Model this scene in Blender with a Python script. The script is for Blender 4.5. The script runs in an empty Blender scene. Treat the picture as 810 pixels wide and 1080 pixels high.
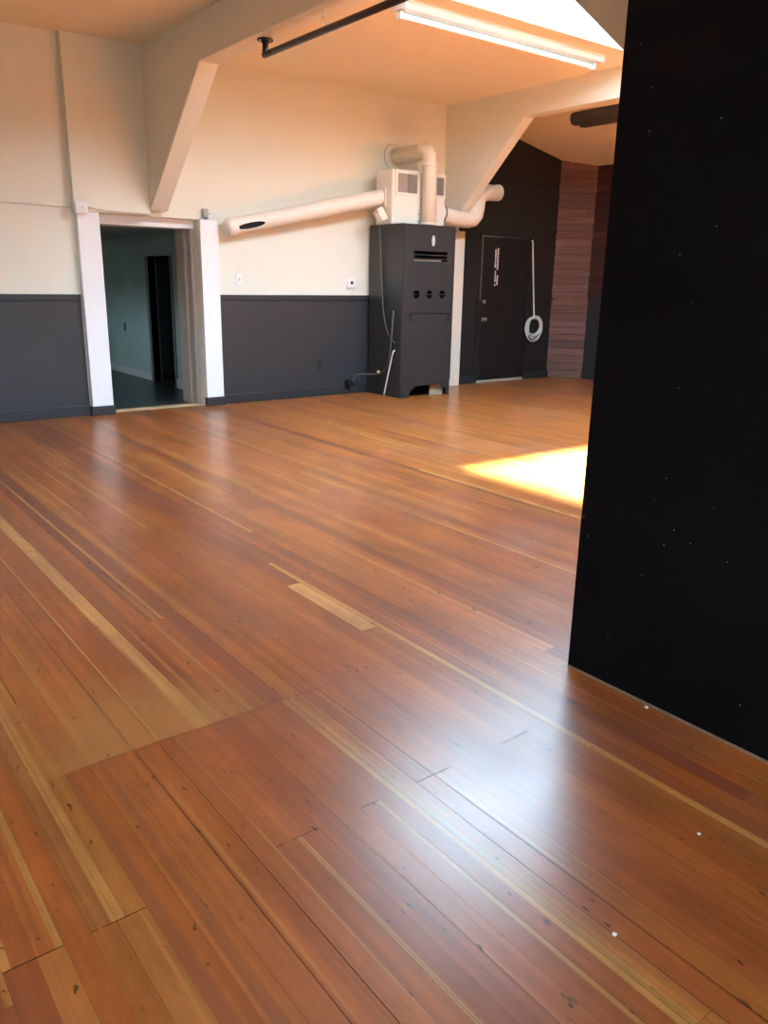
import bpy, bmesh, math, random
from mathutils import Vector, Matrix
R = random.Random(7)
S = bpy.context.scene
C = S.collection
PI = math.pi

# ------------------------------------------------------------------ materials
def mat(name, col, rough=.6, metal=0., var=.06, scale=3., bump=0., bscale=60., spec=.5, emit=None, estr=0.):
    m = bpy.data.materials.new(name); m.use_nodes = True
    nt = m.node_tree; N = nt.nodes; L = nt.links
    b = N['Principled BSDF']
    b.inputs['Roughness'].default_value = rough
    b.inputs['Metallic'].default_value = metal
    b.inputs['Specular IOR Level'].default_value = spec
    tc = N.new('ShaderNodeTexCoord')
    no = N.new('ShaderNodeTexNoise'); no.inputs['Scale'].default_value = scale; no.inputs['Detail'].default_value = 5
    L.new(tc.outputs['Object'], no.inputs['Vector'])
    mx = N.new('ShaderNodeMix'); mx.data_type = 'RGBA'
    mx.inputs[6].default_value = (*[c*(1-var) for c in col], 1)
    mx.inputs[7].default_value = (*[min(1, c*(1+var)) for c in col], 1)
    L.new(no.outputs['Fac'], mx.inputs[0]); L.new(mx.outputs[2], b.inputs['Base Color'])
    if bump:
        n2 = N.new('ShaderNodeTexNoise'); n2.inputs['Scale'].default_value = bscale; n2.inputs['Detail'].default_value = 4
        L.new(tc.outputs['Object'], n2.inputs['Vector'])
        bp = N.new('ShaderNodeBump'); bp.inputs['Strength'].default_value = bump; bp.inputs['Distance'].default_value = .005
        L.new(n2.outputs['Fac'], bp.inputs['Height']); L.new(bp.outputs['Normal'], b.inputs['Normal'])
    if emit:
        b.inputs['Emission Color'].default_value = (*emit, 1); b.inputs['Emission Strength'].default_value = estr
    return m

def speckle(m, scale, thr, col, amount=1.):
    """sparse paint specks / nail holes on top of a material's base colour"""
    nt = m.node_tree; N = nt.nodes; L = nt.links; b = N['Principled BSDF']
    src = b.inputs['Base Color'].links[0].from_socket
    tc = N.new('ShaderNodeTexCoord'); v = N.new('ShaderNodeTexVoronoi'); v.inputs['Scale'].default_value = scale
    L.new(tc.outputs['Object'], v.inputs['Vector'])
    lt = N.new('ShaderNodeMath'); lt.operation = 'LESS_THAN'; lt.inputs[1].default_value = thr
    L.new(v.outputs['Distance'], lt.inputs[0])
    sp = N.new('ShaderNodeSeparateColor'); L.new(v.outputs['Color'], sp.inputs[0])
    g = N.new('ShaderNodeMath'); g.operation = 'GREATER_THAN'; g.inputs[1].default_value = .6
    L.new(sp.outputs[0], g.inputs[0])
    ml = N.new('ShaderNodeMath'); ml.operation = 'MULTIPLY'; L.new(lt.outputs[0], ml.inputs[0]); L.new(g.outputs[0], ml.inputs[1])
    m2 = N.new('ShaderNodeMath'); m2.operation = 'MULTIPLY'; L.new(ml.outputs[0], m2.inputs[0]); m2.inputs[1].default_value = amount
    mx = N.new('ShaderNodeMix'); mx.data_type = 'RGBA'; L.new(m2.outputs[0], mx.inputs[0])
    L.new(src, mx.inputs[6]); mx.inputs[7].default_value = (*col, 1); L.new(mx.outputs[2], b.inputs['Base Color'])
    return m

CREAM = mat('cream_paint', (.78, .77, .66), .75, var=.03, scale=1.2, bump=.12, bscale=90)
CEILP = mat('ceiling_paint', (.82, .73, .55), .75, var=.03, scale=1.2, bump=.12, bscale=90)
WHITE = mat('white_paint', (.86, .87, .87), .5, var=.03, bump=.15, bscale=40)
CHAR  = speckle(mat('charcoal_paint', (.029, .031, .035), .5, var=.12, scale=2, bump=.1), 9, .03, (.3, .3, .3))
CHAR2 = mat('charcoal_trim', (.025, .028, .032), .45, var=.1)
BLACKW = speckle(mat('black_wall_paint', (.014, .0135, .013), .6, var=.25, scale=2.5, bump=.15, bscale=25), 7, .03, (.12, .11, .1))
BLACKD = mat('black_door_paint', (.013, .0125, .012), .42, var=.3, scale=4)
PART  = speckle(mat('black_partition_paint', (.0018, .0023, .0036), .62, var=.25, scale=3, bump=.1, bscale=120, spec=.13), 16, .035, (.35, .34, .3))
FURN  = mat('dark_grey_enamel', (.031, .031, .031), .42, var=.08, scale=2)
FURNI = mat('furnace_inside', (.006, .006, .006), .8)
SLIT  = mat('tan_heat_baffle', (.35, .29, .21), .6)
PLEN  = mat('cream_sheet_metal', (.80, .76, .66), .5, var=.04)
DUCT  = mat('cream_painted_duct', (.80, .74, .64), .5, var=.06, scale=6, bump=.1)
FLUE  = mat('painted_flue_pipe', (.76, .69, .57), .5, var=.07, scale=6)
GRILL = mat('grey_grille', (.30, .27, .24), .6)
DARK  = mat('black_iron', (.012, .011, .011), .4, var=.2)
TUBED = mat('dark_grey_tube', (.05, .052, .055), .45, var=.2)
STEEL = mat('worn_steel', (.55, .54, .52), .3, 1.)
PLAST = mat('white_plastic', (.85, .85, .83), .4)
OFFW  = mat('offwhite_box', (.66, .61, .52), .5)
GREYP = mat('grey_cable', (.07, .07, .068), .5)
PALEC = mat('pale_cable', (.70, .69, .66), .5)
LAMPH = mat('white_enamel', (.62, .68, .70), .35)
TUBE  = mat('fluorescent_tube', (.6, .66, .68), .3, emit=(.62, 1., 1.), estr=.55)
GREEN = mat('pale_green_plaster', (.30, .38, .32), .7, var=.3, scale=1.6, bump=.15)
GCEIL = mat('grey_ceiling_paint', (.34, .34, .33), .7)
DFLO  = mat('dark_sheet_flooring', (.030, .033, .034), .35)
TANF  = mat('tan_frame_paint', (.42, .36, .30), .55, var=.1)
SILL  = mat('worn_pale_wood', (.52, .36, .2), .5, var=.2, scale=20)
EXTW  = mat('outside_render', (.5, .5, .48), .8)
CHIP  = mat('paint_chip', (.8, .79, .75), .7)
SIGNW = mat('sign_white', (.80, .76, .78), .6, var=.2, scale=60)

def attr_wood(name, rough, rvar, gx, gy, contrast, worn, wear_scale=.9, marks=False, streak=None, axis_swap=False, coat=0.):
    m = bpy.data.materials.new(name); m.use_nodes = True
    nt = m.node_tree; N = nt.nodes; L = nt.links; b = N['Principled BSDF']
    at = N.new('ShaderNodeAttribute'); at.attribute_name = 'tint'
    sd = N.new('ShaderNodeAttribute'); sd.attribute_name = 'seed'
    tc = N.new('ShaderNodeTexCoord')
    sep = N.new('ShaderNodeSeparateXYZ'); L.new(tc.outputs['Object'], sep.inputs[0])
    def mth(op, a, c=None, d=None):
        n = N.new('ShaderNodeMath'); n.operation = op
        for i, v in enumerate((a, c, d)):
            if v is None: continue
            if isinstance(v, (int, float)): n.inputs[i].default_value = v
            else: L.new(v, n.inputs[i])
        return n.outputs[0]
    ax, ay = (sep.outputs['Z'], sep.outputs['X']) if axis_swap else (sep.outputs['X'], sep.outputs['Y'])
    off = mth('MULTIPLY', sd.outputs['Fac'], 37.)
    cx = mth('MULTIPLY_ADD', ax, gx, off); cy = mth('MULTIPLY_ADD', ay, gy, off)
    cmb = N.new('ShaderNodeCombineXYZ'); L.new(cx, cmb.inputs[0]); L.new(cy, cmb.inputs[1]); L.new(off, cmb.inputs[2])
    gr = N.new('ShaderNodeTexNoise'); gr.inputs['Scale'].default_value = 1; gr.inputs['Detail'].default_value = 6; gr.inputs['Roughness'].default_value = .6
    gr.inputs['Distortion'].default_value = .25
    L.new(cmb.outputs[0], gr.inputs['Vector'])
    mr = N.new('ShaderNodeMapRange'); L.new(gr.outputs['Fac'], mr.inputs[0])
    mr.inputs[1].default_value = .3; mr.inputs[2].default_value = .7; mr.inputs[3].default_value = 1-contrast; mr.inputs[4].default_value = 1+contrast
    vm = N.new('ShaderNodeVectorMath'); vm.operation = 'SCALE'; L.new(at.outputs['Vector'], vm.inputs[0]); L.new(mr.outputs[0], vm.inputs['Scale'])
    base = vm.outputs[0]
    if streak:                                  # mottled old finish
        mn = N.new('ShaderNodeTexNoise'); mn.inputs['Scale'].default_value = 5.; mn.inputs['Detail'].default_value = 6; mn.inputs['Roughness'].default_value = .7
        mm = N.new('ShaderNodeMapping'); mm.inputs['Scale'].default_value = (1, .35, 1); L.new(tc.outputs['Object'], mm.inputs[0]); L.new(mm.outputs[0], mn.inputs['Vector'])
        m3 = N.new('ShaderNodeMapRange'); L.new(mn.outputs['Fac'], m3.inputs[0]); m3.inputs[1].default_value = .3; m3.inputs[2].default_value = .7; m3.inputs[3].default_value = .72; m3.inputs[4].default_value = 1.22
        v3 = N.new('ShaderNodeVectorMath'); v3.operation = 'SCALE'; L.new(base, v3.inputs[0]); L.new(m3.outputs[0], v3.inputs['Scale']); base = v3.outputs[0]
    if streak:                                  # sapwood streaks running along the boards
        c2 = N.new('ShaderNodeCombineXYZ'); L.new(mth('MULTIPLY_ADD', ax, 21., off), c2.inputs[0]); L.new(mth('MULTIPLY_ADD', ay, .22, off), c2.inputs[1]); L.new(off, c2.inputs[2])
        sn = N.new('ShaderNodeTexNoise'); sn.inputs['Scale'].default_value = 1; sn.inputs['Detail'].default_value = 2; sn.inputs['Distortion'].default_value = .15
        L.new(c2.outputs[0], sn.inputs['Vector'])
        sr = N.new('ShaderNodeMapRange'); L.new(sn.outputs['Fac'], sr.inputs[0]); sr.inputs[1].default_value = .63; sr.inputs[2].default_value = .69; sr.inputs[3].default_value = 0; sr.inputs[4].default_value = .65
        sm = N.new('ShaderNodeMix'); sm.data_type = 'RGBA'; L.new(sr.outputs[0], sm.inputs[0]); L.new(base, sm.inputs[6]); sm.inputs[7].default_value = (*streak, 1)
        dr = N.new('ShaderNodeMapRange'); L.new(sn.outputs['Fac'], dr.inputs[0]); dr.inputs[1].default_value = .40; dr.inputs[2].default_value = .30; dr.inputs[3].default_value = 0; dr.inputs[4].default_value = .5
        dm = N.new('ShaderNodeMix'); dm.data_type = 'RGBA'; L.new(dr.outputs[0], dm.inputs[0]); L.new(sm.outputs[2], dm.inputs[6]); dm.inputs[7].default_value = (.22, .075, .038, 1)
        base = dm.outputs[2]
    # large worn areas
    wn = N.new('ShaderNodeTexNoise'); wn.inputs['Scale'].default_value = wear_scale; wn.inputs['Detail'].default_value = 7; wn.inputs['Roughness'].default_value = .62
    L.new(tc.outputs['Object'], wn.inputs['Vector'])
    wr = N.new('ShaderNodeMapRange'); L.new(wn.outputs['Fac'], wr.inputs[0]); wr.inputs[1].default_value = .5; wr.inputs[2].default_value = .72
    wr.inputs[3].default_value = 0; wr.inputs[4].default_value = .55
    mx = N.new('ShaderNodeMix'); mx.data_type = 'RGBA'; L.new(wr.outputs[0], mx.inputs[0]); L.new(base, mx.inputs[6])
    mx.inputs[7].default_value = (*worn, 1)
    col = mx.outputs[2]
    if streak:                                  # bare rubbed patch ending at a board joint
        dx = mth('DIVIDE', mth('SUBTRACT', ax, .82), .36); dy = mth('DIVIDE', mth('SUBTRACT', ay, 2.15), .42)
        dd = mth('SQRT', mth('ADD', mth('MULTIPLY', dx, dx), mth('MULTIPLY', dy, dy)))
        dd = mth('ADD', dd, mth('MULTIPLY', mth('SUBTRACT', wn.outputs['Fac'], .5), 2.2))
        pr = N.new('ShaderNodeMapRange'); L.new(dd, pr.inputs[0]); pr.inputs[1].default_value = 1.15; pr.inputs[2].default_value = .6; pr.inputs[3].default_value = 0; pr.inputs[4].default_value = .7
        pf = mth('MULTIPLY', pr.outputs[0], mth('GREATER_THAN', ay, 2.15))
        pm = N.new('ShaderNodeMix'); pm.data_type = 'RGBA'; L.new(pf, pm.inputs[0]); L.new(col, pm.inputs[6]); pm.inputs[7].default_value = (.40, .19, .06, 1)
        col = pm.outputs[2]
    if marks:                                   # dents, nail marks, scuffs
        for sc, th, cc, st in ((17., .715, (.06, .03, .018), .75), (42., .70, (.03, .018, .012), .85), (6.3, .735, (.24, .16, .12), .3)):
            n = N.new('ShaderNodeTexNoise'); n.inputs['Scale'].default_value = sc; n.inputs['Detail'].default_value = 4
            mp = N.new('ShaderNodeMapping'); mp.inputs['Scale'].default_value = (1, .4, 1); mp.inputs['Location'].default_value = (sc, sc*2, 0)
            L.new(tc.outputs['Object'], mp.inputs[0]); L.new(mp.outputs[0], n.inputs['Vector'])
            r = N.new('ShaderNodeMapRange'); L.new(n.outputs['Fac'], r.inputs[0]); r.inputs[1].default_value = th-.025; r.inputs[2].default_value = th+.02
            r.inputs[3].default_value = 0; r.inputs[4].default_value = st
            m2 = N.new('ShaderNodeMix'); m2.data_type = 'RGBA'; L.new(r.outputs[0], m2.inputs[0]); L.new(col, m2.inputs[6]); m2.inputs[7].default_value = (*cc, 1)
            col = m2.outputs[2]
    L.new(col, b.inputs['Base Color'])
    rr = mth('MULTIPLY_ADD', wr.outputs[0], rvar, rough)
    rr2 = mth('MULTIPLY_ADD', gr.outputs['Fac'], .08, rr)
    L.new(rr2, b.inputs['Roughness'])
    b.inputs['Specular IOR Level'].default_value = .5
    bp = N.new('ShaderNodeBump'); bp.inputs['Strength'].default_value = .12; bp.inputs['Distance'].default_value = .002
    L.new(gr.outputs['Fac'], bp.inputs['Height']); L.new(bp.outputs['Normal'], b.inputs['Normal'])
    return m

FLOORM = attr_wood('fir_floor_boards', .25, .14, 60., .7, .19, (.265, .100, .060), 1.1, True, (.46, .200, .048))  # worn colour also holds some mauve tint of the floor's reflections
WOODW  = attr_wood('brown_wall_boards', .6, .1, 40., 2.5, .3, (.10, .05, .04), 1.5, False, None, True)

# ------------------------------------------------------------------ geometry helpers
def bx(bm, x0, x1, y0, y1, z0, z1, bev=0.):
    r = bmesh.ops.create_cube(bm, size=1)
    for v in r['verts']:
        v.co = Vector(((x0+x1)/2+v.co.x*(x1-x0), (y0+y1)/2+v.co.y*(y1-y0), (z0+z1)/2+v.co.z*(z1-z0)))
    if bev:
        es = list({e for v in r['verts'] for e in v.link_edges})
        bmesh.ops.bevel(bm, geom=es, offset=bev, segments=2, affect='EDGES', profile=.5)
    return bm
def box(x0, x1, y0, y1, z0, z1, bev=0.): return bx(bmesh.new(), x0, x1, y0, y1, z0, z1, bev)
def prism(bm, poly, axis, a, b):
    """polygon (2D) extruded along axis from a to b"""
    def P(u, v, w): return {'x': (w, u, v), 'y': (u, w, v), 'z': (u, v, w)}[axis]
    A = [bm.verts.new(P(u, v, a)) for u, v in poly]; B = [bm.verts.new(P(u, v, b)) for u, v in poly]
    n = len(poly)
    bm.faces.new(A); bm.faces.new(B[::-1])
    for i in range(n): bm.faces.new((A[i], B[i], B[(i+1) % n], A[(i+1) % n]))
    bmesh.ops.recalc_face_normals(bm, faces=bm.faces[:])
    return bm
def paint(me, T, SD):
    """per-board colour and random seed"""
    me.update()
    me.attributes.new('seed', 'FLOAT', 'CORNER'); me.attributes.new('tint', 'FLOAT_VECTOR', 'CORNER')
    tv = []; sv = []
    for p in me.polygons:
        for li in p.loop_indices: tv.extend(T[p.index]); sv.append(SD[p.index])
    me.attributes['tint'].data.foreach_set('vector', tv); me.attributes['seed'].data.foreach_set('value', sv)
def smooth_path(pts, n=8):
    P = [Vector(p) for p in pts]; P = [2*P[0]-P[1]] + P + [2*P[-1]-P[-2]]; out = []
    for i in range(1, len(P)-2):
        for k in range(n):
            t = k/n; a, b, c, d = P[i-1:i+3]
            out.append(.5*((2*b)+(c-a)*t+(2*a-5*b+4*c-d)*t*t+(3*b-a-3*c+d)*t**3))
    out.append(P[-2]); return out
def fillet(pts, r, n=6):
    P = [Vector(p) for p in pts]; out = [P[0]]
    for i in range(1, len(P)-1):
        a = (P[i-1]-P[i]); b = (P[i+1]-P[i]); d = min(r, a.length*.49, b.length*.49)
        s = P[i]+a.normalized()*d; e = P[i]+b.normalized()*d
        for k in range(n+1):
            t = k/n; out.append((1-t)**2*s+2*t*(1-t)*P[i]+t*t*e)
    out.append(P[-1]); return out
def tube(bm, pts, r, seg=16, cap=True, rs=None):
    P = [Vector(p) for p in pts]; rings = []; nrm = None
    for i, p in enumerate(P):
        t = (P[min(i+1, len(P)-1)]-P[max(i-1, 0)]).normalized()
        if nrm is None:
            nrm = t.orthogonal().normalized()
        nrm = (nrm-t*nrm.dot(t)).normalized(); bn = t.cross(nrm); rr = rs[i] if rs else r
        rings.append([bm.verts.new(p+(nrm*math.cos(2*PI*k/seg)+bn*math.sin(2*PI*k/seg))*rr) for k in range(seg)])
    for A, B in zip(rings, rings[1:]):
        for k in range(seg):
            f = bm.faces.new((A[k], A[(k+1) % seg], B[(k+1) % seg], B[k])); f.smooth = True
    if cap:
        bm.faces.new(rings[0][::-1]); bm.faces.new(rings[-1])
    bmesh.ops.recalc_face_normals(bm, faces=bm.faces[:])
    return bm
def tb(pts, r, seg=16, rs=None): return tube(bmesh.new(), pts, r, seg, True, rs)
def cyl(bm, c, axis, r, h, seg=24):
    a = {'x': Vector((1, 0, 0)), 'y': Vector((0, 1, 0)), 'z': Vector((0, 0, 1))}[axis] if isinstance(axis, str) else Vector(axis).normalized()
    c = Vector(c); return tube(bm, [c-a*h/2, c+a*h/2], r, seg)

WL = {}                                          # world location of every parent
def obj(name, bm, m, parent=None):
    me = bpy.data.meshes.new(name)
    if isinstance(bm, bmesh.types.BMesh):
        if parent is not None:
            bmesh.ops.translate(bm, verts=bm.verts[:], vec=-WL[parent.name])
        bm.to_mesh(me); bm.free()
    else: me = bm
    me.materials.append(m)
    o = bpy.data.objects.new(name, me); C.objects.link(o)
    if parent is not None: o.parent = parent
    WL[o.name] = WL[parent.name] if parent is not None else Vector((0, 0, 0))
    return o
def thing(name, label, cat, loc, group=None):
    o = bpy.data.objects.new(name, None); C.objects.link(o); o.location = loc; o.empty_display_size = .1
    WL[o.name] = Vector(loc); o['label'] = label; o['category'] = cat
    if group: o['group'] = group
    return o
def tag(o, label, cat, group=None):
    o['label'] = label; o['category'] = cat
    if group: o['group'] = group
    return o
def one(name, bm, m, label, cat, loc, group=None):
    """a thing that is one mesh, with its origin at its base"""
    bmesh.ops.translate(bm, verts=bm.verts[:], vec=-Vector(loc))
    o = obj(name, bm, m); o.location = loc; WL[o.name] = Vector(loc)
    return tag(o, label, cat, group)
def struct(name, bm, m, parent=None, label=None):
    o = obj(name, bm, m, parent); o['kind'] = 'structure'
    if label: o['label'] = label
    return o
def cut(o, cutters, cmat=None):
    """boolean-cut real holes and keep only the result"""
    if cmat: o.data.materials.append(cmat)
    tmp = []
    for bm in cutters:
        me = bpy.data.meshes.new('c'); 
        bmesh.ops.translate(bm, verts=bm.verts[:], vec=-WL[o.name]); bm.to_mesh(me); bm.free()
        for mm in o.data.materials: me.materials.append(mm)
        if cmat:
            for p in me.polygons: p.material_index = len(me.materials)-1
        c = bpy.data.objects.new('c', me); C.objects.link(c); c.matrix_world = Matrix.Translation(WL[o.name]); tmp.append(c)
        md = o.modifiers.new('b', 'BOOLEAN'); md.operation = 'DIFFERENCE'; md.solver = 'EXACT'; md.object = c
    bpy.context.view_layer.update()
    dg = bpy.context.evaluated_depsgraph_get()
    me = bpy.data.meshes.new_from_object(o.evaluated_get(dg), preserve_all_data_layers=True, depsgraph=dg)
    o.modifiers.clear(); old = o.data; o.data = me; me.name = o.name
    for c in tmp: bpy.data.objects.remove(c)
    bpy.data.meshes.remove(old)

# ------------------------------------------------------------------ setting: dimensions
YW = 8.34            # face of the far wall
ZC = 3.51            # ceiling height
X0, X1, Y0 = -3.6, 9.9, -4.6

# ---- floor: fir strip boards running towards the far wall
def build_floor():
    V = []; F = []; T = []; SD = []
    def quad(x0, x1, y0, y1, z0, z1, tint, seed):
        i = len(V); V.extend(((x0, y0, z0), (x1, y0, z1), (x1, y1, z1), (x0, y1, z0))); F.append((i, i+1, i+2, i+3)); T.append(tint); SD.append(seed)
    V.extend(((X0, Y0, -.006), (10.2, Y0, -.006), (10.2, 8.5, -.006), (X0, 8.5, -.006))); F.append((0, 1, 2, 3)); T.append((.012, .007, .005)); SD.append(0.)
    pal = [((.350, .100, .022), 42), ((.365, .115, .026), 28), ((.320, .088, .024), 16), ((.225, .064, .028), 9), ((.39, .150, .033), 8), ((.44, .19, .048), 2)]
    yel = (.50, .232, .060)
    def pick():
        t = R.random()*100
        for c, w in pal:
            if t < w: break
            t -= w
        k = R.uniform(.92, 1.08); return tuple(min(.8, v*k) for v in c)
    # joints the photo shows: (row centre x, joint y)
    common = [1.515, 2.15]
    x = X0
    while x < 10.2:
        w = R.choice((.058, .064, .066, .068, .07, .078))
        if abs(x-1.774) < .03: x = 1.774; w = .088
        if abs(x-.903) < .03: x = .903; w = .066
        xe = x+w
        if xe < 1.774 and xe+.045 > 1.774: xe = 1.774; w = xe-x
        if xe < .903 and xe+.045 > .903: xe = .903; w = xe-x
        xc = (x+xe)/2
        js = []; y = Y0-R.uniform(0, 2.5)
        while y < 8.46:
            y += R.choice((1.4, 1.9, 2.4, 3.0, 3.6, 4.4))*R.uniform(.85, 1.15); js.append(y)
        fixed = []
        if .60 < xc < 1.46: fixed.append(2.15)
        for a, b in ((1.665, 1.75), (1.34, 1.42), (1.11, 1.18), (.855, .925), (.2, .29), (.4, .47)):
            if a-.02 < xc < b+.02: fixed.append(1.515)
        if abs(x-1.774) < .002: fixed += [2.445, 3.06]
        if abs(x-.903) < .002: fixed += [2.15, 5.06]
        for f in fixed: js = [j for j in js if abs(j-f) > .75]
        if abs(x-1.774) < .002: js = [j for j in js if not 2.4 < j < 3.1]
        if abs(x-.903) < .002: js = [j for j in js if not 2.2 < j < 5.0]
        js = sorted(j for j in js+fixed if Y0+.1 < j < 8.4)
        ys = [Y0]+js+[8.46]
        ga = R.choice((.0002, .0002, .0003, .0003, .0006, .0016))
        base = pick()
        for y0, y1 in zip(ys, ys[1:]):
            q = pick(); k = R.choice((.15, .3, .8)); c = tuple(u*(1-k)+v*k for u, v in zip(base, q))
            mid = (y0+y1)/2
            if abs(x-1.774) < .002 and 2.4 < mid < 3.1: c = (.56, .27, .10)
            if abs(x-.903) < .002 and 2.2 < mid < 5.0: c = (.54, .27, .085)
            t = R.uniform(-.0025, .0025); s = R.random()
            ya, yb = y0+(.0022 if y0 in fixed else .0004), y1-.0004
            xa, xb = x+ga, xe-ga
            z0, z1 = -abs(t)*w*.5-t*w*.5, -abs(t)*w*.5+t*w*.5
            if R.random() < .24:                       # pale sapwood along one edge of the board
                q = R.uniform(.14, .34); xm = xa+(xb-xa)*q if R.random() < .5 else xb-(xb-xa)*q
                zm = z0+(z1-z0)*(xm-xa)/(xb-xa); l, r = (yel, c) if xm-xa < xb-xm else (c, yel)
                k = R.uniform(.75, 1.05); l = tuple(v*k for v in l) if l is yel else l; r = tuple(v*k for v in r) if r is yel else r
                quad(xa, xm, ya, yb, z0, zm, l, s); quad(xm, xb, ya, yb, zm, z1, r, s)
            else: quad(xa, xb, ya, yb, z0, z1, c, s)
        x = xe
    me = bpy.data.meshes.new('floor'); me.from_pydata(V, [], F)
    paint(me, T, SD)
    return me
fl = struct('floor', build_floor(), FLOORM)

# ---- far wall with the doorway
bm = bmesh.new()
bx(bm, X0-.2, 2.80, YW, 8.80, -.05, 3.7); bx(bm, 3.86, 10.4, YW, 8.80, -.05, 3.7); bx(bm, 2.80, 3.86, YW, 8.80, 1.975, 3.7)
struct('wall_back', bm, CREAM)
# wainscot panels, top rails and baseboards
struct('trim_1', box(X0, 2.575, YW-.014, YW, .0, 1.205), CHAR, label='charcoal wainscot panel left of the doorway')
struct('trim_2', box(4.07, 7.36, YW-.014, YW, .0, 1.205), CHAR, label='charcoal wainscot panel right of the doorway')
struct('trim_3', box(X0, 2.575, YW-.028, YW-.014, 1.145, 1.205, .004), CHAR2)
struct('trim_4', box(4.07, 7.36, YW-.028, YW-.014, 1.145, 1.205, .004), CHAR2)
struct('baseboard_left', box(X0, 2.575, YW-.034, YW-.014, 0, .105, .005), CHAR2)
struct('baseboard_back', box(4.07, 7.36, YW-.034, YW-.014, 0, .105, .005), CHAR2)
# projecting jambs, furring panel, head and inner frame of the doorway
struct('trim_5', box(2.585, 2.80, 8.265, YW, 0, 1.975, .006), WHITE, label='white painted left jamb of the doorway')
struct('trim_6', box(3.86, 4.065, 8.275, YW, 0, 1.975, .006), WHITE, label='white painted right jamb of the doorway')
bm = bmesh.new(); bx(bm, 2.57, 2.812, 8.25, YW-.02, 0, .095, .004); struct('baseboard_jamb', bm, CHAR2)
bm = bmesh.new(); bx(bm, 3.85, 4.078, 8.26, YW-.02, 0, .095, .004); struct('baseboard_jamb_right', bm, CHAR2)
struct('trim_7', box(2.56, 3.32, 8.25, YW, 1.976, 3.6, .006), CREAM, label='cream furred out wall panel above the doorway')
bm = bmesh.new(); bx(bm, 2.80, 3.86, YW+.11, 8.80, 1.885, 1.975)
struct('trim_8', bm, WHITE, label='white painted head of the inner door frame')
bm = bmesh.new(); bx(bm, 3.80, 3.86, YW+.24, 8.80, 0, 1.885); bx(bm, 3.822, 3.86, YW+.11, YW+.2, 0, 1.885, .003); struct('trim_9', bm, TANF)
bm = bmesh.new(); bx(bm, 2.80, 2.85, YW+.11, 8.80, 0, 1.885); struct('trim_10', bm, TANF)
bm = bmesh.new(); prism(bm, [(8.36, 0), (8.38, .010), (8.50, .010), (8.52, 0)], 'x', 2.80, 3.86); struct('trim_11', bm, SILL, label='worn pale wood threshold of the doorway')
# strike plate on the frame
one('strike_plate', box(3.796, 3.80, 8.60, 8.63, .80, .98), STEEL, 'small metal strike plate on right frame of open doorway', 'strike plate', (3.80, 8.615, .80))

# ---- room beyond the doorway
struct('floor_back_room', box(1.0, 4.3, 8.48, 13.4, -.06, -.001), DFLO)
struct('ceiling_back_room', box(1.0, 4.4, 8.80, 13.4, 1.905, 2.0), GCEIL)
bm = bmesh.new(); bx(bm, 4.2, 4.3, 8.8, 9.92, 0, 1.905); bx(bm, 4.2, 4.3, 10.66, 13.4, 0, 1.905); bx(bm, 4.2, 4.3, 9.92, 10.66, 1.64, 1.905)
struct('wall_back_room_right', bm, GREEN)
struct('wall_back_room_far', box(1.0, 4.3, 13.4, 13.5, 0, 1.905), GREEN)
bm = bmesh.new(); bx(bm, .9, 1.0, 8.8, 10.7, 0, 1.905); bx(bm, .9, 1.0, 11.3, 13.5, 0, 1.905); bx(bm, .9, 1.0, 10.7, 11.3, 0, .75); bx(bm, .9, 1.0, 10.7, 11.3, 1.35, 1.905)
struct('wall_back_room_left', bm, GREEN)
bm = bmesh.new(); bx(bm, 4.18, 4.2, 8.8, 9.86, 0, .115, .004); bx(bm, 4.18, 4.2, 10.72, 13.4, 0, .115, .004)
struct('baseboard_back_room', bm, mat('grey_white_trim', (.42, .43, .40), .5))
bm = bmesh.new(); bx(bm, 4.185, 4.31, 9.86, 9.92, 0, 1.67); bx(bm, 4.185, 4.31, 10.66, 10.72, 0, 1.67)
struct('door_2', bm, mat('dark_green_frame', (.10, .12, .11), .5))
struct('trim_12', box(4.175, 4.31, 9.84, 10.74, 1.64, 1.685, .003), mat('grey_head', (.30, .31, .30), .5))
bm = bmesh.new()
bx(bm, 4.3, 5.6, 9.2, 9.3, 0, 1.9); bx(bm, 4.3, 5.6, 11.3, 11.4, 0, 1.9); bx(bm, 5.6, 5.7, 9.2, 11.4, 0, 1.9); bx(bm, 4.3, 5.7, 9.2, 11.4, 1.9, 2.0); bx(bm, 4.3, 5.7, 9.2, 11.4, -.06, 0)
struct('wall_closet', bm, mat('closet_painted_shade', (.010, .010, .010), .8))  # near-black colour stands in for the lack of light inside the closet
one('light_switch', box(4.192, 4.2, 11.62, 11.69, .62, .73, .003), mat('dark_switch', (.05, .055, .05), .5), 'small dark switch plate on green wall seen through the doorway', 'switch', (4.2, 11.655, .62))

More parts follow.
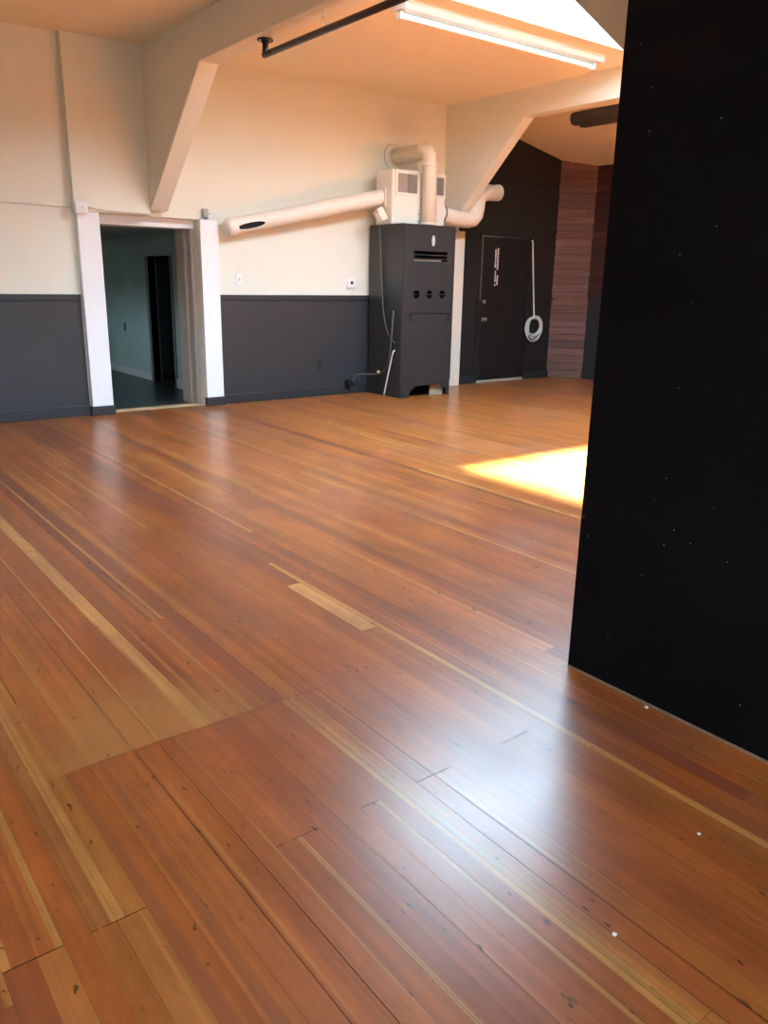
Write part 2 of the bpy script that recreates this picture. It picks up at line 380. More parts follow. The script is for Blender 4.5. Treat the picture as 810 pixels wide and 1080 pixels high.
# ---- ceilings (skylight opening), beams
SX0, SX1, SY0, SY1 = 3.65, 6.95, 4.0, 5.34
bm = bmesh.new()
bx(bm, X0-.2, SX0, Y0-.2, 8.8, ZC, ZC+.14); bx(bm, SX1, 7.5, Y0-.2, 8.8, ZC, ZC+.14)
bx(bm, SX0, SX1, Y0-.2, SY0, ZC, ZC+.14); bx(bm, SX0, SX1, SY1, 8.8, ZC, ZC+.14)
struct('ceiling', bm, CEILP)
bm = bmesh.new()
prism(bm, [(7.45, 3.50), (10.4, 2.91), (10.4, 3.05), (7.45, 3.64)], 'y', Y0-.2, 8.8)
struct('ceiling_right', bm, CEILP)
def beam(x0, x1, zb, name, south):
    ys, yn = south, YW+.03
    poly = [(ys, 2.0), (ys, ZC+.02), (yn, ZC+.02), (yn, 2.03), (8.24, 2.03), (6.98, zb), (south+1.55, zb), (south+.22, 2.0)]
    b = bmesh.new(); prism(b, poly, 'x', x0, x1)
    bmesh.ops.bevel(b, geom=b.edges[:], offset=.006, segments=1, affect='EDGES')
    return struct(name, b, CREAM)
beam(3.315, 3.50, 3.155, 'beam_left', 1.88)
b2 = beam(7.32, 7.47, 3.22, 'beam_right', 1.88)
struct('column_front_left', box(3.315, 3.50, 1.88, 2.08, 0, 2.0), CREAM)
struct('column_front_right', box(7.32, 7.51, 1.88, 2.08, 0, 2.0), CREAM)
struct('column_back', box(7.36, 7.615, 8.215, YW, .0, 2.03, .006), PLEN, label='narrow cream post between furnace and black wall')
# skylight curb, glazing
bm = bmesh.new()
for a in ((SX0-.1, SX0, SY0-.1, SY1+.1), (SX1, SX1+.1, SY0-.1, SY1+.1), (SX0, SX1, SY0-.1, SY0), (SX0, SX1, SY1, SY1+.1)): bx(bm, *a, ZC+.14, ZC+.22)
win = struct('window_1', bm, WHITE)
g = bpy.data.materials.new('skylight_glass'); g.use_nodes = True
N = g.node_tree.nodes; L = g.node_tree.links; N.remove(N['Principled BSDF'])
tr = N.new('ShaderNodeBsdfTransparent'); tr.inputs[0].default_value = (.95, .97, .97, 1); gl = N.new('ShaderNodeBsdfGlossy'); gl.inputs['Roughness'].default_value = .05
ms = N.new('ShaderNodeMixShader'); ms.inputs[0].default_value = .06
L.new(tr.outputs[0], ms.inputs[1]); L.new(gl.outputs[0], ms.inputs[2]); L.new(ms.outputs[0], N['Material Output'].inputs[0])
pane = struct('window_pane', box(SX0-.08, SX1+.08, SY0-.08, SY1+.08, ZC+.22, ZC+.226), g, win)

# ---- black wall beyond the second beam, diagonal boarded corner, right wall
bm = bmesh.new()
bx(bm, 7.615, 8.02, YW-.03, YW, 0, 3.6); bx(bm, 8.02, 8.97, YW-.03, YW, 2.0, 3.6); bx(bm, 8.97, 9.56, YW-.03, YW, 0, 3.6)
bx(bm, 7.615, 9.55, YW-.042, YW-.03, 2.10, 2.125); bx(bm, 7.615, 9.55, YW-.036, YW-.03, 2.70, 2.708)
bx(bm, 7.98, 8.02, YW-.042, YW-.03, 0, 2.04); bx(bm, 8.97, 9.01, YW-.042, YW-.03, 0, 2.04); bx(bm, 7.98, 9.01, YW-.042, YW-.03, 2.0, 2.04)
bx(bm, 9.01, 9.54, YW-.045, YW-.03, 1.145, 1.185); bx(bm, 7.62, 7.98, YW-.045, YW-.03, 1.145, 1.185)
struct('wall_back_black', bm, BLACKW)
bm = bmesh.new(); bx(bm, 7.62, 7.98, YW-.05, YW-.03, 0, .10, .004); bx(bm, 9.01, 9.54, YW-.05, YW-.03, 0, .10, .004); struct('baseboard_back_black', bm, CHAR2)
def board_wall(name, p0, p1, z0, z1, pitch, tints, mt, depth=.03):
    V = []; F = []; T = []; SD = []
    p0 = Vector(p0); p1 = Vector(p1); d = (p1-p0).normalized(); n = Vector((d.y, -d.x)); ln = (p1-p0).length
    if n.dot(-p0) < 0: n = -n
    z = z0
    while z < z1:
        h = min(pitch*R.uniform(.9, 1.1), z1-z)
        u = 0.
        while u < ln-1e-4:
            e = ln if R.random() < .55 else min(ln, u+R.uniform(.3, 2.0))
            if ln-e < .15: e = ln
            t = R.choice(tints); k = R.uniform(.8, 1.2); t = tuple(c*k for c in t); s = R.random()
            off = R.uniform(0, .006); i = len(V)
            for uu, zz in ((u+.001, z+.003), (e-.001, z+.003), (e-.001, z+h-.003), (u+.001, z+h-.003)):
                for dd in (0., depth+off):
                    q = p0+d*uu+n*dd; V.append((q.x, q.y, zz))
            for f in ((1, 3, 5, 7), (0, 1, 7, 6), (2, 4, 5, 3), (0, 2, 3, 1), (6, 7, 5, 4), (0, 6, 4, 2)):
                F.append(tuple(i+k2 for k2 in f)); T.append(t); SD.append(s)
            u = e
        z += h
    i = len(V)
    for uu, zz in ((0, z0), (ln, z0), (ln, z1), (0, z1)):
        q = p0+d*uu+n*.004; V.append((q.x, q.y, zz))
    F.append((i, i+1, i+2, i+3)); T.append((.012, .008, .007)); SD.append(0)
    me = bpy.data.meshes.new(name); me.from_pydata(V, [], F)
    paint(me, T, SD)
    return struct(name, me, mt)
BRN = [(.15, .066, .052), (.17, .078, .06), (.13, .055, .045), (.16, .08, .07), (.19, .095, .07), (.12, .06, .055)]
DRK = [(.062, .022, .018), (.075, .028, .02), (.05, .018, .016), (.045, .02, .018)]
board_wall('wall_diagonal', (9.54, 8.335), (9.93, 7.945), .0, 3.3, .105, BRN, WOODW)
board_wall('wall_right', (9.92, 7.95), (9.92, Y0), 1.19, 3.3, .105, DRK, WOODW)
bm = bmesh.new(); bx(bm, 9.895, 9.95, Y0, 7.93, 0, 1.19); struct('trim_13', bm, CHAR, label='dark wainscot panel under the reddish boards')
struct('baseboard_right', box(9.875, 9.895, Y0, 7.93, 0, .1, .004), CHAR2)
bm = bmesh.new(); bx(bm, 9.96, 10.4, Y0-.2, 8.8, -.05, 3.6); struct('wall_right_backing', bm, EXTW)

# ---- the black partition in front on the right
struct('wall_partition', box(2.245, 2.40, -3.2, 1.745, .003, ZC+.02), PART)
bm = bmesh.new()
struct('trim_14', box(2.238, 2.245, -3.2, 1.74, 0, .006), mat('pale_caulk_line', (.22, .15, .10), .6))

# ---- walls behind the camera with their windows
def win_wall(name, axis, f0, f1, a0, a1, holes):
    b = bmesh.new()
    def put(u0, u1, z0, z1):
        if axis == 'y': bx(b, u0, u1, f0, f1, z0, z1)
        else: bx(b, f0, f1, u0, u1, z0, z1)
    u = a0
    for (h0, h1, z0, z1) in sorted(holes):
        put(u, h0, -.05, 3.6); put(h0, h1, -.05, z0); put(h0, h1, z1, 3.6); u = h1
    put(u, a1, -.05, 3.6)
    return struct(name, b, CREAM)
SW = [(-2.9, -.6, .7, 2.9), (-.2, 2.0, .7, 2.9)]
win_wall('wall_front', 'y', Y0-.2, Y0, X0-.2, 10.2, SW)
WW = []
struct('wall_left', box(X0-.2, X0, Y0, 8.5, -.05, 3.6), CREAM)
n = 2
for (a, b, z0, z1) in SW:
    bm = bmesh.new()
    for u in (a, (a+b)/2-.02, b-.04): bx(bm, u, u+.04, Y0-.12, Y0-.06, z0, z1)
    for z in (z0, (z0+z1)/2, z1-.04): bx(bm, a+.04, b-.04, Y0-.115, Y0-.065, z, z+.04)
    struct('window_%d' % n, bm, WHITE); n += 1
for (a, b, z0, z1) in WW:
    bm = bmesh.new()
    for u in (a, (a+b)/2-.02, b-.04): bx(bm, X0-.12, X0-.06, u, u+.04, z0, z1)
    for z in (z0, (z0+z1)/2, z1-.04): bx(bm, X0-.115, X0-.065, a+.04, b-.04, z, z+.04)
    struct('window_%d' % n, bm, WHITE); n += 1

# ------------------------------------------------------------------ black door in the far wall
door = struct('door_1', box(8.03, 8.96, YW-.035, YW+.01, .035, 1.99, .004), BLACKD)
door['label'] = 'black painted door'
def part(name, bm, m, parent, label=None):
    o = obj(name, bm, m, parent)
    if label: o['label'] = label
    return o
bm = bmesh.new(); cyl(bm, (8.098, YW-.04, .885), 'y', .032, .012); cyl(bm, (8.098, YW-.062, .885), 'y', .012, .05, 12)
tube(bm, [(8.098, YW-.108+.03*t, .885) for t in (0, .25, .5, .75, 1)], .02, 20, True, [.016, .026, .029, .026, .014])
part('door_knob', bm, STEEL, door, 'round steel knob')
bm = bmesh.new(); cyl(bm, (8.105, YW-.042, 1.125), 'y', .028, .018); cyl(bm, (8.105, YW-.055, 1.125), 'y', .016, .014, 16); part('deadbolt', bm, STEEL, door, 'steel deadbolt')
for z in (.3, 1.05, 1.75): part('hinge', cyl(bmesh.new(), (8.962, YW-.04, z), 'z', .008, .09, 10), DARK, door)
bm = bmesh.new(); bx(bm, 8.022, 8.03, YW-.044, YW-.036, 1.15, 1.995); bx(bm, 8.022, 8.45, YW-.044, YW-.036, 1.988, 1.995)  # pale strip paints the light caught by the door frame edge
part('lit_edge_strip', bm, mat('painted_edge_light', (.22, .21, .2), .5), door, 'pale strip imitating light on the edge along the door top and side')
struct('trim_15', box(8.02, 8.97, YW-.05, YW+.01, 0, .03, .004), mat('pale_door_sill', (.50, .42, .36), .5), label='pale sill below the black door')
# two columns of white vertical lettering, too worn to read
bm = bmesh.new()
rr = random.Random(3)
for (xa, xb, za, zb, dens) in ((8.275, 8.305, 1.585, 1.83, 1), (8.318, 8.35, 1.56, 1.845, 1), (8.285, 8.312, 1.33, 1.545, .75), (8.325, 8.355, 1.345, 1.485, .9)):
    z = zb
    while z > za+.01:
        h = rr.uniform(.012, .03)
        if rr.random() < dens: bx(bm, xa+rr.uniform(0, .006), xb-rr.uniform(0, .006), YW-.037, YW-.0352, max(za, z-h+.003), z)
        z -= h
part('sign_lettering', bm, SIGNW, door, 'two columns of worn white vertical lettering')

# ------------------------------------------------------------------ furnace
fu = thing('furnace', 'tall dark grey upright furnace cabinet standing on the floor against the wall', 'furnace', (6.5, 7.95, 0))
FY = 7.62
body = part('cabinet_body', box(6.10, 6.905, FY+.012, 8.29, .0, 2.03, .006), FURN, fu)
cut(body, [box(6.16, 6.85, FY-.02, FY+.5, -.02, .17), box(6.2, 6.82, FY-.02, FY+.35, 1.58, 1.76), box(6.22, 6.8, FY-.02, FY+.3, 1.15, 1.32)] , FURNI)
bm = bmesh.new(); cyl(bm, (6.312, FY+.02, 1.235), 'y', .05, .2, 28); h1 = bm
bm = bmesh.new(); cyl(bm, (6.515, FY+.02, 1.235), 'y', .05, .2, 28); h2 = bm
bm = bmesh.new(); cyl(bm, (6.722, FY+.02, 1.235), 'y', .05, .2, 28); h3 = bm
fp = part('front_panel', box(6.108, 6.897, FY, FY+.012, 1.012, 2.022, .003), FURN, fu)
cut(fp, [h1, h2, h3, box(6.255, 6.783, FY-.05, FY+.08, 1.695, 1.73), box(6.255, 6.783, FY-.05, FY+.08, 1.652, 1.682), box(6.255, 6.783, FY-.05, FY+.08, 1.618, 1.642)])
ap = part('access_panel', box(6.108, 6.897, FY, FY+.012, .185, 1.004, .003), FURN, fu)
kp = part('kick_plate', box(6.108, 6.897, FY, FY+.012, .0, .177, .003), FURN, fu, 'base plate with a low arched opening')
bm = bmesh.new(); prism(bm, [(6.235, -.03), (6.235, .035), (6.26, .085), (6.30, .105), (6.33, .14), (6.75, .14), (6.78, .10), (6.835, .085), (6.845, .03), (6.845, -.03)], 'y', FY-.05, FY+.05)
cut(kp, [bm])
bm = bmesh.new(); bx(bm, 6.62, 6.84, FY+.06, FY+.07, 0, .15); part('base_baffle', bm, SLIT, fu, 'tan inner baffle showing in the base opening')
bm = bmesh.new(); prism(bm, [(FY+.03, 1.60), (FY+.05, 1.60), (FY+.02, 1.635), (FY+.012, 1.635)], 'x', 6.25, 6.70); part('baffle', bm, SLIT, fu, 'tan baffle edge in the lowest slot')
bm = bmesh.new(); bx(bm, 6.24, 6.80, FY+.016, FY+.026, 1.23, 1.24); part('damper_rod', bm, FURN, fu)
for (x, z) in ((6.226, .985), (6.226, .934), (6.832, .992), (6.832, .934)):
    bm = bmesh.new(); cyl(bm, (x, FY-.006, z), 'y', .017, .014, 16); bx(bm, x-.02, x+.02, FY-.014, FY-.008, z-.005, z+.005, .002)
    part('latch', bm, DARK, fu)
bm = bmesh.new()
prism(bm, [(6.548+.024*math.sin(t*PI/8), 1.852+(.062 if math.cos(t*PI/8) > 0 else .062)*math.cos(t*PI/8)) for t in range(16)], 'y', FY-.008, FY)
part('badge', bm, mat('silver_badge', (.75, .75, .74), .35, .3), fu, 'small silver oval badge')
for x in (6.13, 6.88): part('corner_trim', box(x-.022, x+.022, FY-.002, FY+.001, .19, 2.02, .001), FURN, fu)

# cream plenum box on top
pn = thing('plenum_box', 'cream sheet metal air box sitting on top of the dark furnace', 'air box', (6.5, 7.97, 2.03))
pb = part('box_body', box(6.075, 6.89, 7.83, 8.14, 2.032, 2.63, .006), PLEN, pn)
for (a, b, z0, z1, nm) in ((6.135, 6.46, 2.37, 2.60, 'left'), (6.66, 6.875, 2.375, 2.60, 'right')):
    fr_ = part('grille_frame', box(a-.015, b+.015, 7.818, 7.832, z0-.02, z1+.02, .003), PLEN, pn)
    cut(fr_, [box(a+.015, b-.015, 7.80, 7.85, z0+.012, z1-.012)])
    bm = bmesh.new(); w = (b-a-.03); k = 22 if nm == 'left' else 14
    bx(bm, a+.015, b-.015, 7.828, 7.8315, z0+.012, z1-.012)
    for i in range(k):
        x = a+.015+w*(i+.5)/k
        if nm == 'left' and i < 11: bx(bm, x-.0045, x+.0045, 7.8265, 7.828, z0+.012, z1-.012)
        else: bx(bm, x-.003, x+.003, 7.820, 7.828, z0+.012, z1-.012)
    part('grille', bm, GRILL, pn)
bm = bmesh.new(); bx(bm, 6.082, 6.50, 7.822, 7.832, 2.045, 2.345, .003); bx(bm, 6.64, 6.882, 7.822, 7.832, 2.045, 2.35, .003); part('lower_panel', bm, PLEN, pn)
for (x, z) in ((6.475, 2.16), (6.475, 2.08), (6.71, 2.16)): part('screw', cyl(bmesh.new(), (x, 7.82, z), 'y', .009, .012, 10), GRILL, pn)
# small transformer box at the left corner
tf = thing('transformer_box', 'small tilted off-white box clipped at the left top corner of the furnace', 'electrical box', (6.03, 8.06, 2.05))
bm = bmesh.new(); bx(bm, -.045, .045, -.06, .06, -.075, .075, .006); bmesh.ops.transform(bm, matrix=Matrix.Translation((6.015, 7.97, 2.125)) @ Matrix.Rotation(-.45, 4, 'Y') @ Matrix.Rotation(-.3, 4, 'X'), verts=bm.verts[:]); part('case', bm, OFFW, tf)
bm = bmesh.new(); bx(bm, -.006, .006, -.045, .045, -.05, .05, .004); bmesh.ops.transform(bm, matrix=Matrix.Translation((5.975, 7.94, 2.10)) @ Matrix.Rotation(-.45, 4, 'Y') @ Matrix.Rotation(-.3, 4, 'X'), verts=bm.verts[:]); part('cover_plate', bm, PLAST, tf)
bm = bmesh.new(); cyl(bm, (6.05, 7.95, 2.045), 'z', .016, .05, 12); part('connector', bm, STEEL, tf); part('bracket', box(6.02, 6.075, 7.98, 8.02, 2.05, 2.056), STEEL, tf)

# flue
fl_ = thing('flue_pipe', 'cream vertical flue pipe with elbow rising from the furnace into the wall', 'pipe', (6.555, 7.725, 2.03))
bm = tb(fillet([(6.558, 7.725, 2.031), (6.545, 7.725, 2.86), (6.50, 8.335, 2.85)], .1, 5), .088, 28); part('pipe', bm, FLUE, fl_)
bm = bmesh.new()
part('band', cyl(bm, (6.556, 7.725, 2.05), 'z', .092, .03, 28), FLUE, fl_); part('band', cyl(bmesh.new(), (6.548, 7.725, 2.69), 'z', .092, .03, 28), FLUE, fl_)
part('band', cyl(bmesh.new(), (6.535, 7.84, 2.859), 'y', .092, .025, 28), FLUE, fl_)
bm = bmesh.new(); cyl(bm, (6.48, 8.33, 2.84), 'y', .15, .014, 32); tube(bm, [(6.48+.145*math.cos(a*PI/12), 8.322, 2.84+.145*math.sin(a*PI/12)) for a in range(25)], .006, 8); part('wall_collar', bm, PLEN, fl_)

# left supply duct along the wall
dl = thing('supply_duct', 'long cream round duct sloping down the wall left of the furnace', 'duct', (4.14, 8.22, 1.9))
A = Vector((6.10, 8.05, 2.335)); B = Vector((4.115, 8.20, 1.898)); d = (B-A).normalized()
LD = (B-A).length-.11
pp = part('pipe', tb([A+d*LD*k/40 for k in range(41)], .088, 40), DUCT, dl)
cp = part('end_cap', tb([B-d*.122, B-d*.112, B-d*.03, B-d*.012, B], .088, 32, [.088, .0905, .0905, .082, .06]), PLEN, dl)
bm = bmesh.new()
up = Vector((0, 0, 1)); sd_ = d.cross(up).normalized()
if sd_.y > 0: sd_ = -sd_
upn = sd_.cross(d).normalized()
if upn.z < 0: upn = -upn
c0 = A+(B-A)*.868; prof = []
for t in range(20):
    a = 2*PI*t/20; prof.append((.165*math.cos(a), .030*math.sin(a)))
Aq = [bm.verts.new(c0+d*u+upn*(v-.022)+sd_*.05) for u, v in prof]; Bq = [bm.verts.new(c0+d*u+upn*(v-.022)+sd_*.2) for u, v in prof]
bm.faces.new(Aq); bm.faces.new(Bq[::-1])
for i in range(20): bm.faces.new((Aq[i], Bq[i], Bq[(i+1) % 20], Aq[(i+1) % 20]))
bmesh.ops.recalc_face_normals(bm, faces=bm.faces[:])
cut(pp, [bm], FURNI)
bm = bmesh.new(); bx(bm, 6.062, 6.075, 7.94, 8.139, 2.22, 2.43, .003); part('collar', bm, PLEN, dl)

# right supply duct under the second beam
dr = thing('supply_duct', 'cream elbowed duct stub reaching right from the air box under the beam', 'duct', (6.9, 7.93, 2.2))
path = fillet([(6.895, 7.97, 2.205), (7.22, 7.97, 2.15), (7.57, 7.97, 2.15), (7.575, 7.97, 2.49), (7.92, 7.97, 2.51)], .15, 3)
part('pipe', tb(path, .098, 28), DUCT, dr)
bm = bmesh.new(); cyl(bm, (6.93, 7.97, 2.20), (1, 0, -.17), .105, .05, 28); part('collar', bm, PLEN, dr)
bm = bmesh.new(); cyl(bm, (6.975, 7.97, 2.192), (1, 0, -.17), .103, .014, 28); part('clamp', bm, DARK, dr, 'dark band clamp')
bm = bmesh.new()
cyl(bm, (7.74, 7.97, 2.50), (1, 0, .06), .102, .02, 28); part('seam_band', bm, DUCT, dr)
part('end_cap', tb([(7.90, 7.97, 2.509), (7.94, 7.97, 2.511), (7.955, 7.97, 2.512)], .1, 28, [.102, .102, .085]), DUCT, dr)

# gas pipe, cords at the furnace side
gp = thing('gas_pipe', 'thin dark gas pipe rising from the wall at the left side of the furnace', 'pipe', (5.8, 8.2, .12))
bm = tb(fillet([(5.80, 8.30, .15), (5.835, 8.24, .155), (5.84, 8.23, .245), (6.055, 8.02, .262), (6.065, 7.955, .275), (6.072, 7.83, .40), (6.075, 7.80, .66), (6.075, 7.755, 1.04)], .04, 4), .011, 10); part('pipe', bm, GREYP, gp)
bm = bmesh.new(); cyl(bm, (5.79, 8.285, .15), 'y', .03, .06, 16); bx(bm, 5.735, 5.80, 8.22, 8.25, .12, .15, .006); cyl(bm, (5.815, 8.235, .14), 'z', .02, .06, 12); part('valve', bm, DARK, gp)
bm = bmesh.new(); cyl(bm, (6.04, 8.0, .29), (1, -1, 1), .018, .035, 12); part('brass_fitting', bm, mat('brass', (.72, .6, .38), .3, .8), gp, 'bright brass fitting')
one('thermostat_wire', tb(smooth_path([(6.05, 8.03, 2.02), (6.075, 8.04, 1.75), (6.08, 8.01, 1.34), (6.082, 7.97, 1.02), (6.082, 7.89, .80), (6.085, 7.80, .70), (6.09, 7.74, .66)]), .009, 8), GREYP,
    'grey wire drooping down the left side of the furnace from the small box', 'wire', (6.05, 8.03, .66))
one('power_cord', tb(smooth_path([(6.09, 7.735, .575), (6.07, 7.75, .54), (6.065, 7.79, .40), (6.06, 7.84, .22), (6.05, 7.89, .01)]), .009, 8), PALEC,
    'short pale cord hanging from the furnace side to the floor', 'cord', (6.05, 7.89, .0))

# ------------------------------------------------------------------ wall fittings
def plate(name, label, cat, x0, x1, z0, z1, y, m, kind):
    t = thing(name, label, cat, ((x0+x1)/2, y, z0))
    part('cover_plate', box(x0, x1, y-.008, y, z0, z1, .003), m, t)
    xc = (x0+x1)/2; zc = (z0+z1)/2
    if kind == 'switch':
        bm = box(xc-.006, xc+.006, y-.022, y-.006, zc-.012, zc+.012, .002); part('toggle', bm, OFFW, t)
    if kind == 'outlet':
        for s in (-.03, .03): part('socket', box(xc-.018, xc+.018, y-.011, y-.006, zc+s-.018, zc+s+.018, .004), DARK, t)
    if kind == 'thermostat':
        part('sensor_window', box(xc-.018, xc+.018, y-.028, y-.02, zc-.005, zc+.035, .002), DARK, t, 'small dark window')
        part('base', box(x0+.012, x1-.012, y-.026, y-.006, z0+.02, z1-.012, .004), PLAST, t)
    return t
plate('light_switch', 'white light switch plate on cream wall right of the doorway', 'switch', 4.29, 4.37, 1.315, 1.43, YW, PLAST, 'switch')
plate('thermostat', 'small white thermostat on the cream wall near the furnace', 'thermostat', 5.785, 5.92, 1.275, 1.40, YW, PLAST, 'thermostat')
plate('wall_outlet', 'dark outlet plate low on the charcoal wainscot', 'outlet', 5.345, 5.425, .315, .44, YW-.014, CHAR2, 'outlet')
one('wall_anchor', box(4.325, 4.35, YW-.006, YW, 1.475, 1.50, .002), PLAST, 'tiny white patch just above the light switch', 'wall patch', (4.337, YW, 1.475))
# conduit and boxes over the door
one('conduit', tb([(X0+.01, YW-.016, 2.055), (1.9, YW-.012, 2.028), (2.555, YW-.012, 2.018)], .011, 10), CREAM, 'thin cream conduit running along the wall left of the doorway', 'conduit', (0, YW, 2.02))
jb = thing('junction_box', 'square white junction box at the top of the left door jamb', 'junction box', (2.62, 8.25, 1.95))
part('box_body', box(2.555, 2.67, 8.185, 8.252, 1.955, 2.06, .006), PLAST, jb); part('cover', box(2.575, 2.65, 8.18, 8.186, 1.972, 2.043, .003), PLAST, jb)
bm = bmesh.new(); cyl(bm, (2.612, 8.178, 2.008), 'y', .006, .006, 10); part('screw', bm, GRILL, jb)
one('conduit', tb(fillet([(2.67, 8.236, 2.02), (2.80, 8.242, 2.0), (3.30, 8.242, 1.988), (3.42, 8.242, 1.985)], .05), .009, 10), OFFW, 'thin pale conduit along the top edge of the doorway', 'conduit', (2.67, 8.24, 1.99))
jb = thing('sensor_box', 'small grey sensor box above the right door jamb', 'sensor', (3.95, YW, 2.0))
part('box_body', box(3.915, 3.965, YW-.05, YW, 2.0, 2.085, .004), mat('grey_plastic', (.40, .39, .37), .5), jb)
bm = bmesh.new(); cyl(bm, (3.982, YW-.03, 2.055), 'x', .024, .035, 14); part('lens', bm, PLAST, jb)
bm = bmesh.new(); bx(bm, 3.94, 3.972, YW-.045, YW-.01, 1.985, 2.0, .003); part('bracket', bm, GRILL, jb)

# coiled cable by the black door
cc = thing('coiled_cable', 'white cable coiled on a hook on the black wall beside the door', 'cable', (9.12, YW-.03, .64))
part('drop_line', tb(smooth_path([(8.965, YW-.066, 1.965), (8.985, YW-.066, 1.96), (9.0, YW-.066, 1.85), (9.055, YW-.066, 1.4), (9.11, YW-.07, .95), (9.12, YW-.07, .87)]), .012, 10), PALEC, cc)
rr = random.Random(11)
for i in range(6):
    cx, cz, ra, rb = 9.115+rr.uniform(-.02, .02), .775-.012*i*.6+rr.uniform(-.015, .01), .135+.006*i+rr.uniform(-.012, .012), .115+.012*i+rr.uniform(-.01, .01)
    pts = [(cx+ra*math.cos(2*PI*k/36), YW-.07-.012*(i % 3)-.004*math.sin(k*.7+i), cz+rb*math.sin(2*PI*k/36)) for k in range(37)]
    part('loop', tb(pts, .010, 8), PALEC, cc)
bm = tb(fillet([(9.12, YW-.03, .90), (9.12, YW-.105, .90), (9.12, YW-.105, .925)], .01), .006, 8); part('hook', bm, DARK, cc)

# ------------------------------------------------------------------ ceiling fittings
hb = thing('hanging_bar', 'black pipe rail hung under the near cream ceiling beam', 'pipe rail', (3.43, 5.0, 3.155))
part('rail', tb([(3.43, 6.07, 3.05), (3.43, 3.5, 3.05)], .0235, 16), DARK, hb)
for y in (6.05, 3.6):
    bm = bmesh.new(); cyl(bm, (3.43, y, 3.148), 'z', .062, .012, 24); cyl(bm, (3.43, y, 3.136), 'z', .03, .016, 16); part('flange', bm, DARK, hb)
    part('drop_pipe', tb(fillet([(3.43, y, 3.14), (3.43, y, 3.05), (3.43, y-.12, 3.05)], .03), .0235, 14), DARK, hb)
rg = thing('ring_hook', 'small wire ring hanging from an eye hook under the beam', 'hook', (3.365, 5.14, 3.155))
part('hook', tb(smooth_path([(3.365, 5.14, 3.156), (3.365, 5.14, 3.12), (3.365, 5.15, 3.105), (3.365, 5.14, 3.095), (3.365, 5.128, 3.105)], 5), .0035, 8), STEEL, rg)
part('ring', tb([(3.365+.022*math.cos(k*PI/10), 5.14, 3.078+.022*math.sin(k*PI/10)) for k in range(21)], .0035, 8), mat('pale_wire', (.75, .68, .58), .4), rg)

fx = thing('fluorescent_light', 'long white fluorescent strip light fixed to the ceiling near the skylight', 'light', (5.62, 5.62, 3.51))
part('housing', prism(bmesh.new(), [(5.545, 3.512), (5.70, 3.512), (5.70, 3.475), (5.675, 3.45), (5.57, 3.45), (5.545, 3.475)], 'x', 4.40, 6.86), LAMPH, fx)
part('tube', tb([(4.46, 5.66, 3.422), (6.80, 5.66, 3.422)], .019, 20), TUBE, fx)
for x in (4.42, 6.81): part('socket', box(x, x+.03, 5.63, 5.69, 3.39, 3.45, .004), LAMPH, fx)
for x in (4.395, 6.855): part('end_plate', box(x, x+.006, 5.54, 5.705, 3.445, 3.512, .001), LAMPH, fx)

tl = thing('tube_light', 'dark grey tubular light fixture hung below the lower sloping ceiling', 'light', (8.2, 5.0, 3.3))
part('tube', tb([(8.2, 7.02, 3.30), (8.2, 7.0, 3.30), (8.2, 3.2, 3.30)], .08, 28, [.07, .08, .08]), TUBED, tl)
part('lower_rail', box(8.14, 8.24, 3.2, 6.88, 3.185, 3.24, .008), TUBED, tl)
for y in (6.6, 4.0): part('bracket', box(8.18, 8.22, y-.02, y+.02, 3.37, 3.40), TUBED, tl)

# paint chips on the floor
for (x, y, s, lab) in ((1.771, .900, .8, 'tiny white paint chip on the floor nearest the black partition'), (1.308, .821, .9, 'tiny white paint chip on the near floor in the bottom right part'),
                       (2.222, 1.379, 1.2, 'pale flake lying against the foot of the black partition'), (2.228, 1.755, .5, 'tiny pale flake at the near corner of the black partition')):
    b = bmesh.new(); a = R.uniform(0, 3)
    prism(b, [(x+.008*s*math.cos(a+t)*(.6+.4*R.random()), y+.006*s*math.sin(a+t)) for t in (0, 1.1, 2.2, 3.1, 4.3, 5.4)], 'z', .0005, .003)
    one('paint_chip', b, CHIP, lab, 'paint chip', (x, y, .0005), 'paint chips on the floor')

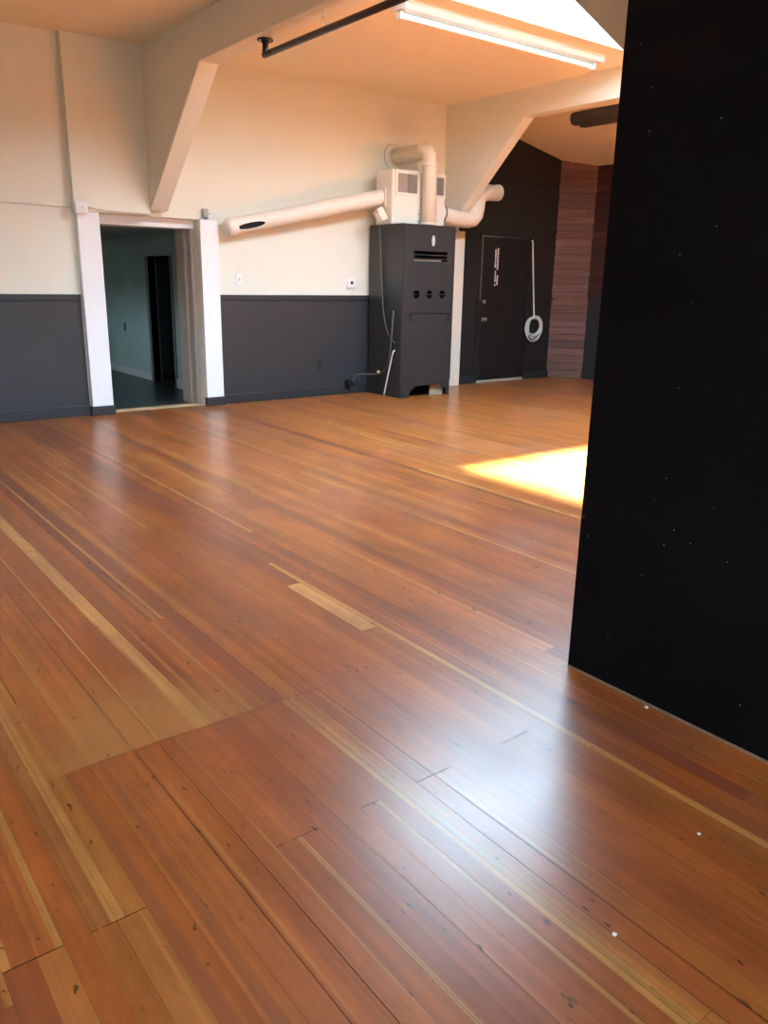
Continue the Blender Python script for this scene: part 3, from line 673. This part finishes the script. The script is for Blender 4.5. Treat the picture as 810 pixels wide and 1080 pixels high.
# ------------------------------------------------------------------ light
SKY, SUN = 34., 165.
W = bpy.data.worlds.new('sky'); S.world = W; W.use_nodes = True
WN = W.node_tree.nodes; WLk = W.node_tree.links
bg = WN['Background']; bg.inputs[1].default_value = SKY
tc = WN.new('ShaderNodeTexCoord'); sp = WN.new('ShaderNodeSeparateXYZ'); WLk.new(tc.outputs['Generated'], sp.inputs[0])
rp = WN.new('ShaderNodeValToRGB'); WLk.new(sp.outputs['Z'], rp.inputs[0])
el = rp.color_ramp.elements                      # ground and street, hazy horizon, bright zenith
el[0].position = 0.; el[0].color = (.045, .04, .035, 1)
el[1].position = 1.; el[1].color = (.50, .77, 1., 1)
for p, c in ((.02, (.36, .46, .56, 1)), (.35, (.42, .54, .68, 1)), (.6, (.49, .76, 1., 1))):
    e = el.new(p); e.color = c
WLk.new(rp.outputs[0], bg.inputs[0])
sun = bpy.data.lights.new('sun', 'SUN'); sun.energy = SUN; sun.angle = .10; sun.color = (1, .93, .82)
so = bpy.data.objects.new('sun', sun); C.objects.link(so)
so.rotation_euler = Vector((.60, -1.0, -3.72)).to_track_quat('-Z', 'Y').to_euler()
def portal(loc, sx, sy, direc):
    l = bpy.data.lights.new('daylight_portal', 'AREA'); l.shape = 'RECTANGLE'; l.size = sx; l.size_y = sy; l.cycles.is_portal = True
    o = bpy.data.objects.new('daylight_portal', l); C.objects.link(o); o.location = loc
    o.rotation_euler = Vector(direc).to_track_quat('-Z', 'Y').to_euler()
portal(((SX0+SX1)/2, (SY0+SY1)/2, ZC+.2), SX1-SX0, SY1-SY0, (0, 0, -1))
for (a, b, z0, z1) in SW: portal(((a+b)/2, Y0-.1, (z0+z1)/2), b-a, z1-z0, (0, 1, 0))
for (a, b, z0, z1) in WW: portal((X0-.1, (a+b)/2, (z0+z1)/2), b-a, z1-z0, (1, 0, 0))
portal((.95, 11.0, 1.05), .6, .6, (1, 0, 0))

# ------------------------------------------------------------------ camera
cam = bpy.data.cameras.new('camera'); co = bpy.data.objects.new('camera', cam); C.objects.link(co)
cam.sensor_fit = 'VERTICAL'; cam.sensor_height = 36; cam.lens = 839.48/1080*36; cam.clip_start = .05
rx, ux, fx_ = ((0.794725, -0.606707, 0.017838), (0.156582, 0.233324, 0.959709), (0.586425, 0.759912, -0.280428))
mw = Matrix(((rx[0], ux[0], -fx_[0], 0), (rx[1], ux[1], -fx_[1], 0), (rx[2], ux[2], -fx_[2], 1.4), (0, 0, 0, 1)))
co.matrix_world = mw
S.camera = co
S.view_settings.view_transform = 'Standard'; S.view_settings.look = 'None'
S.view_settings.exposure = .5; S.view_settings.gamma = 1; S.view_settings.use_curve_mapping = False
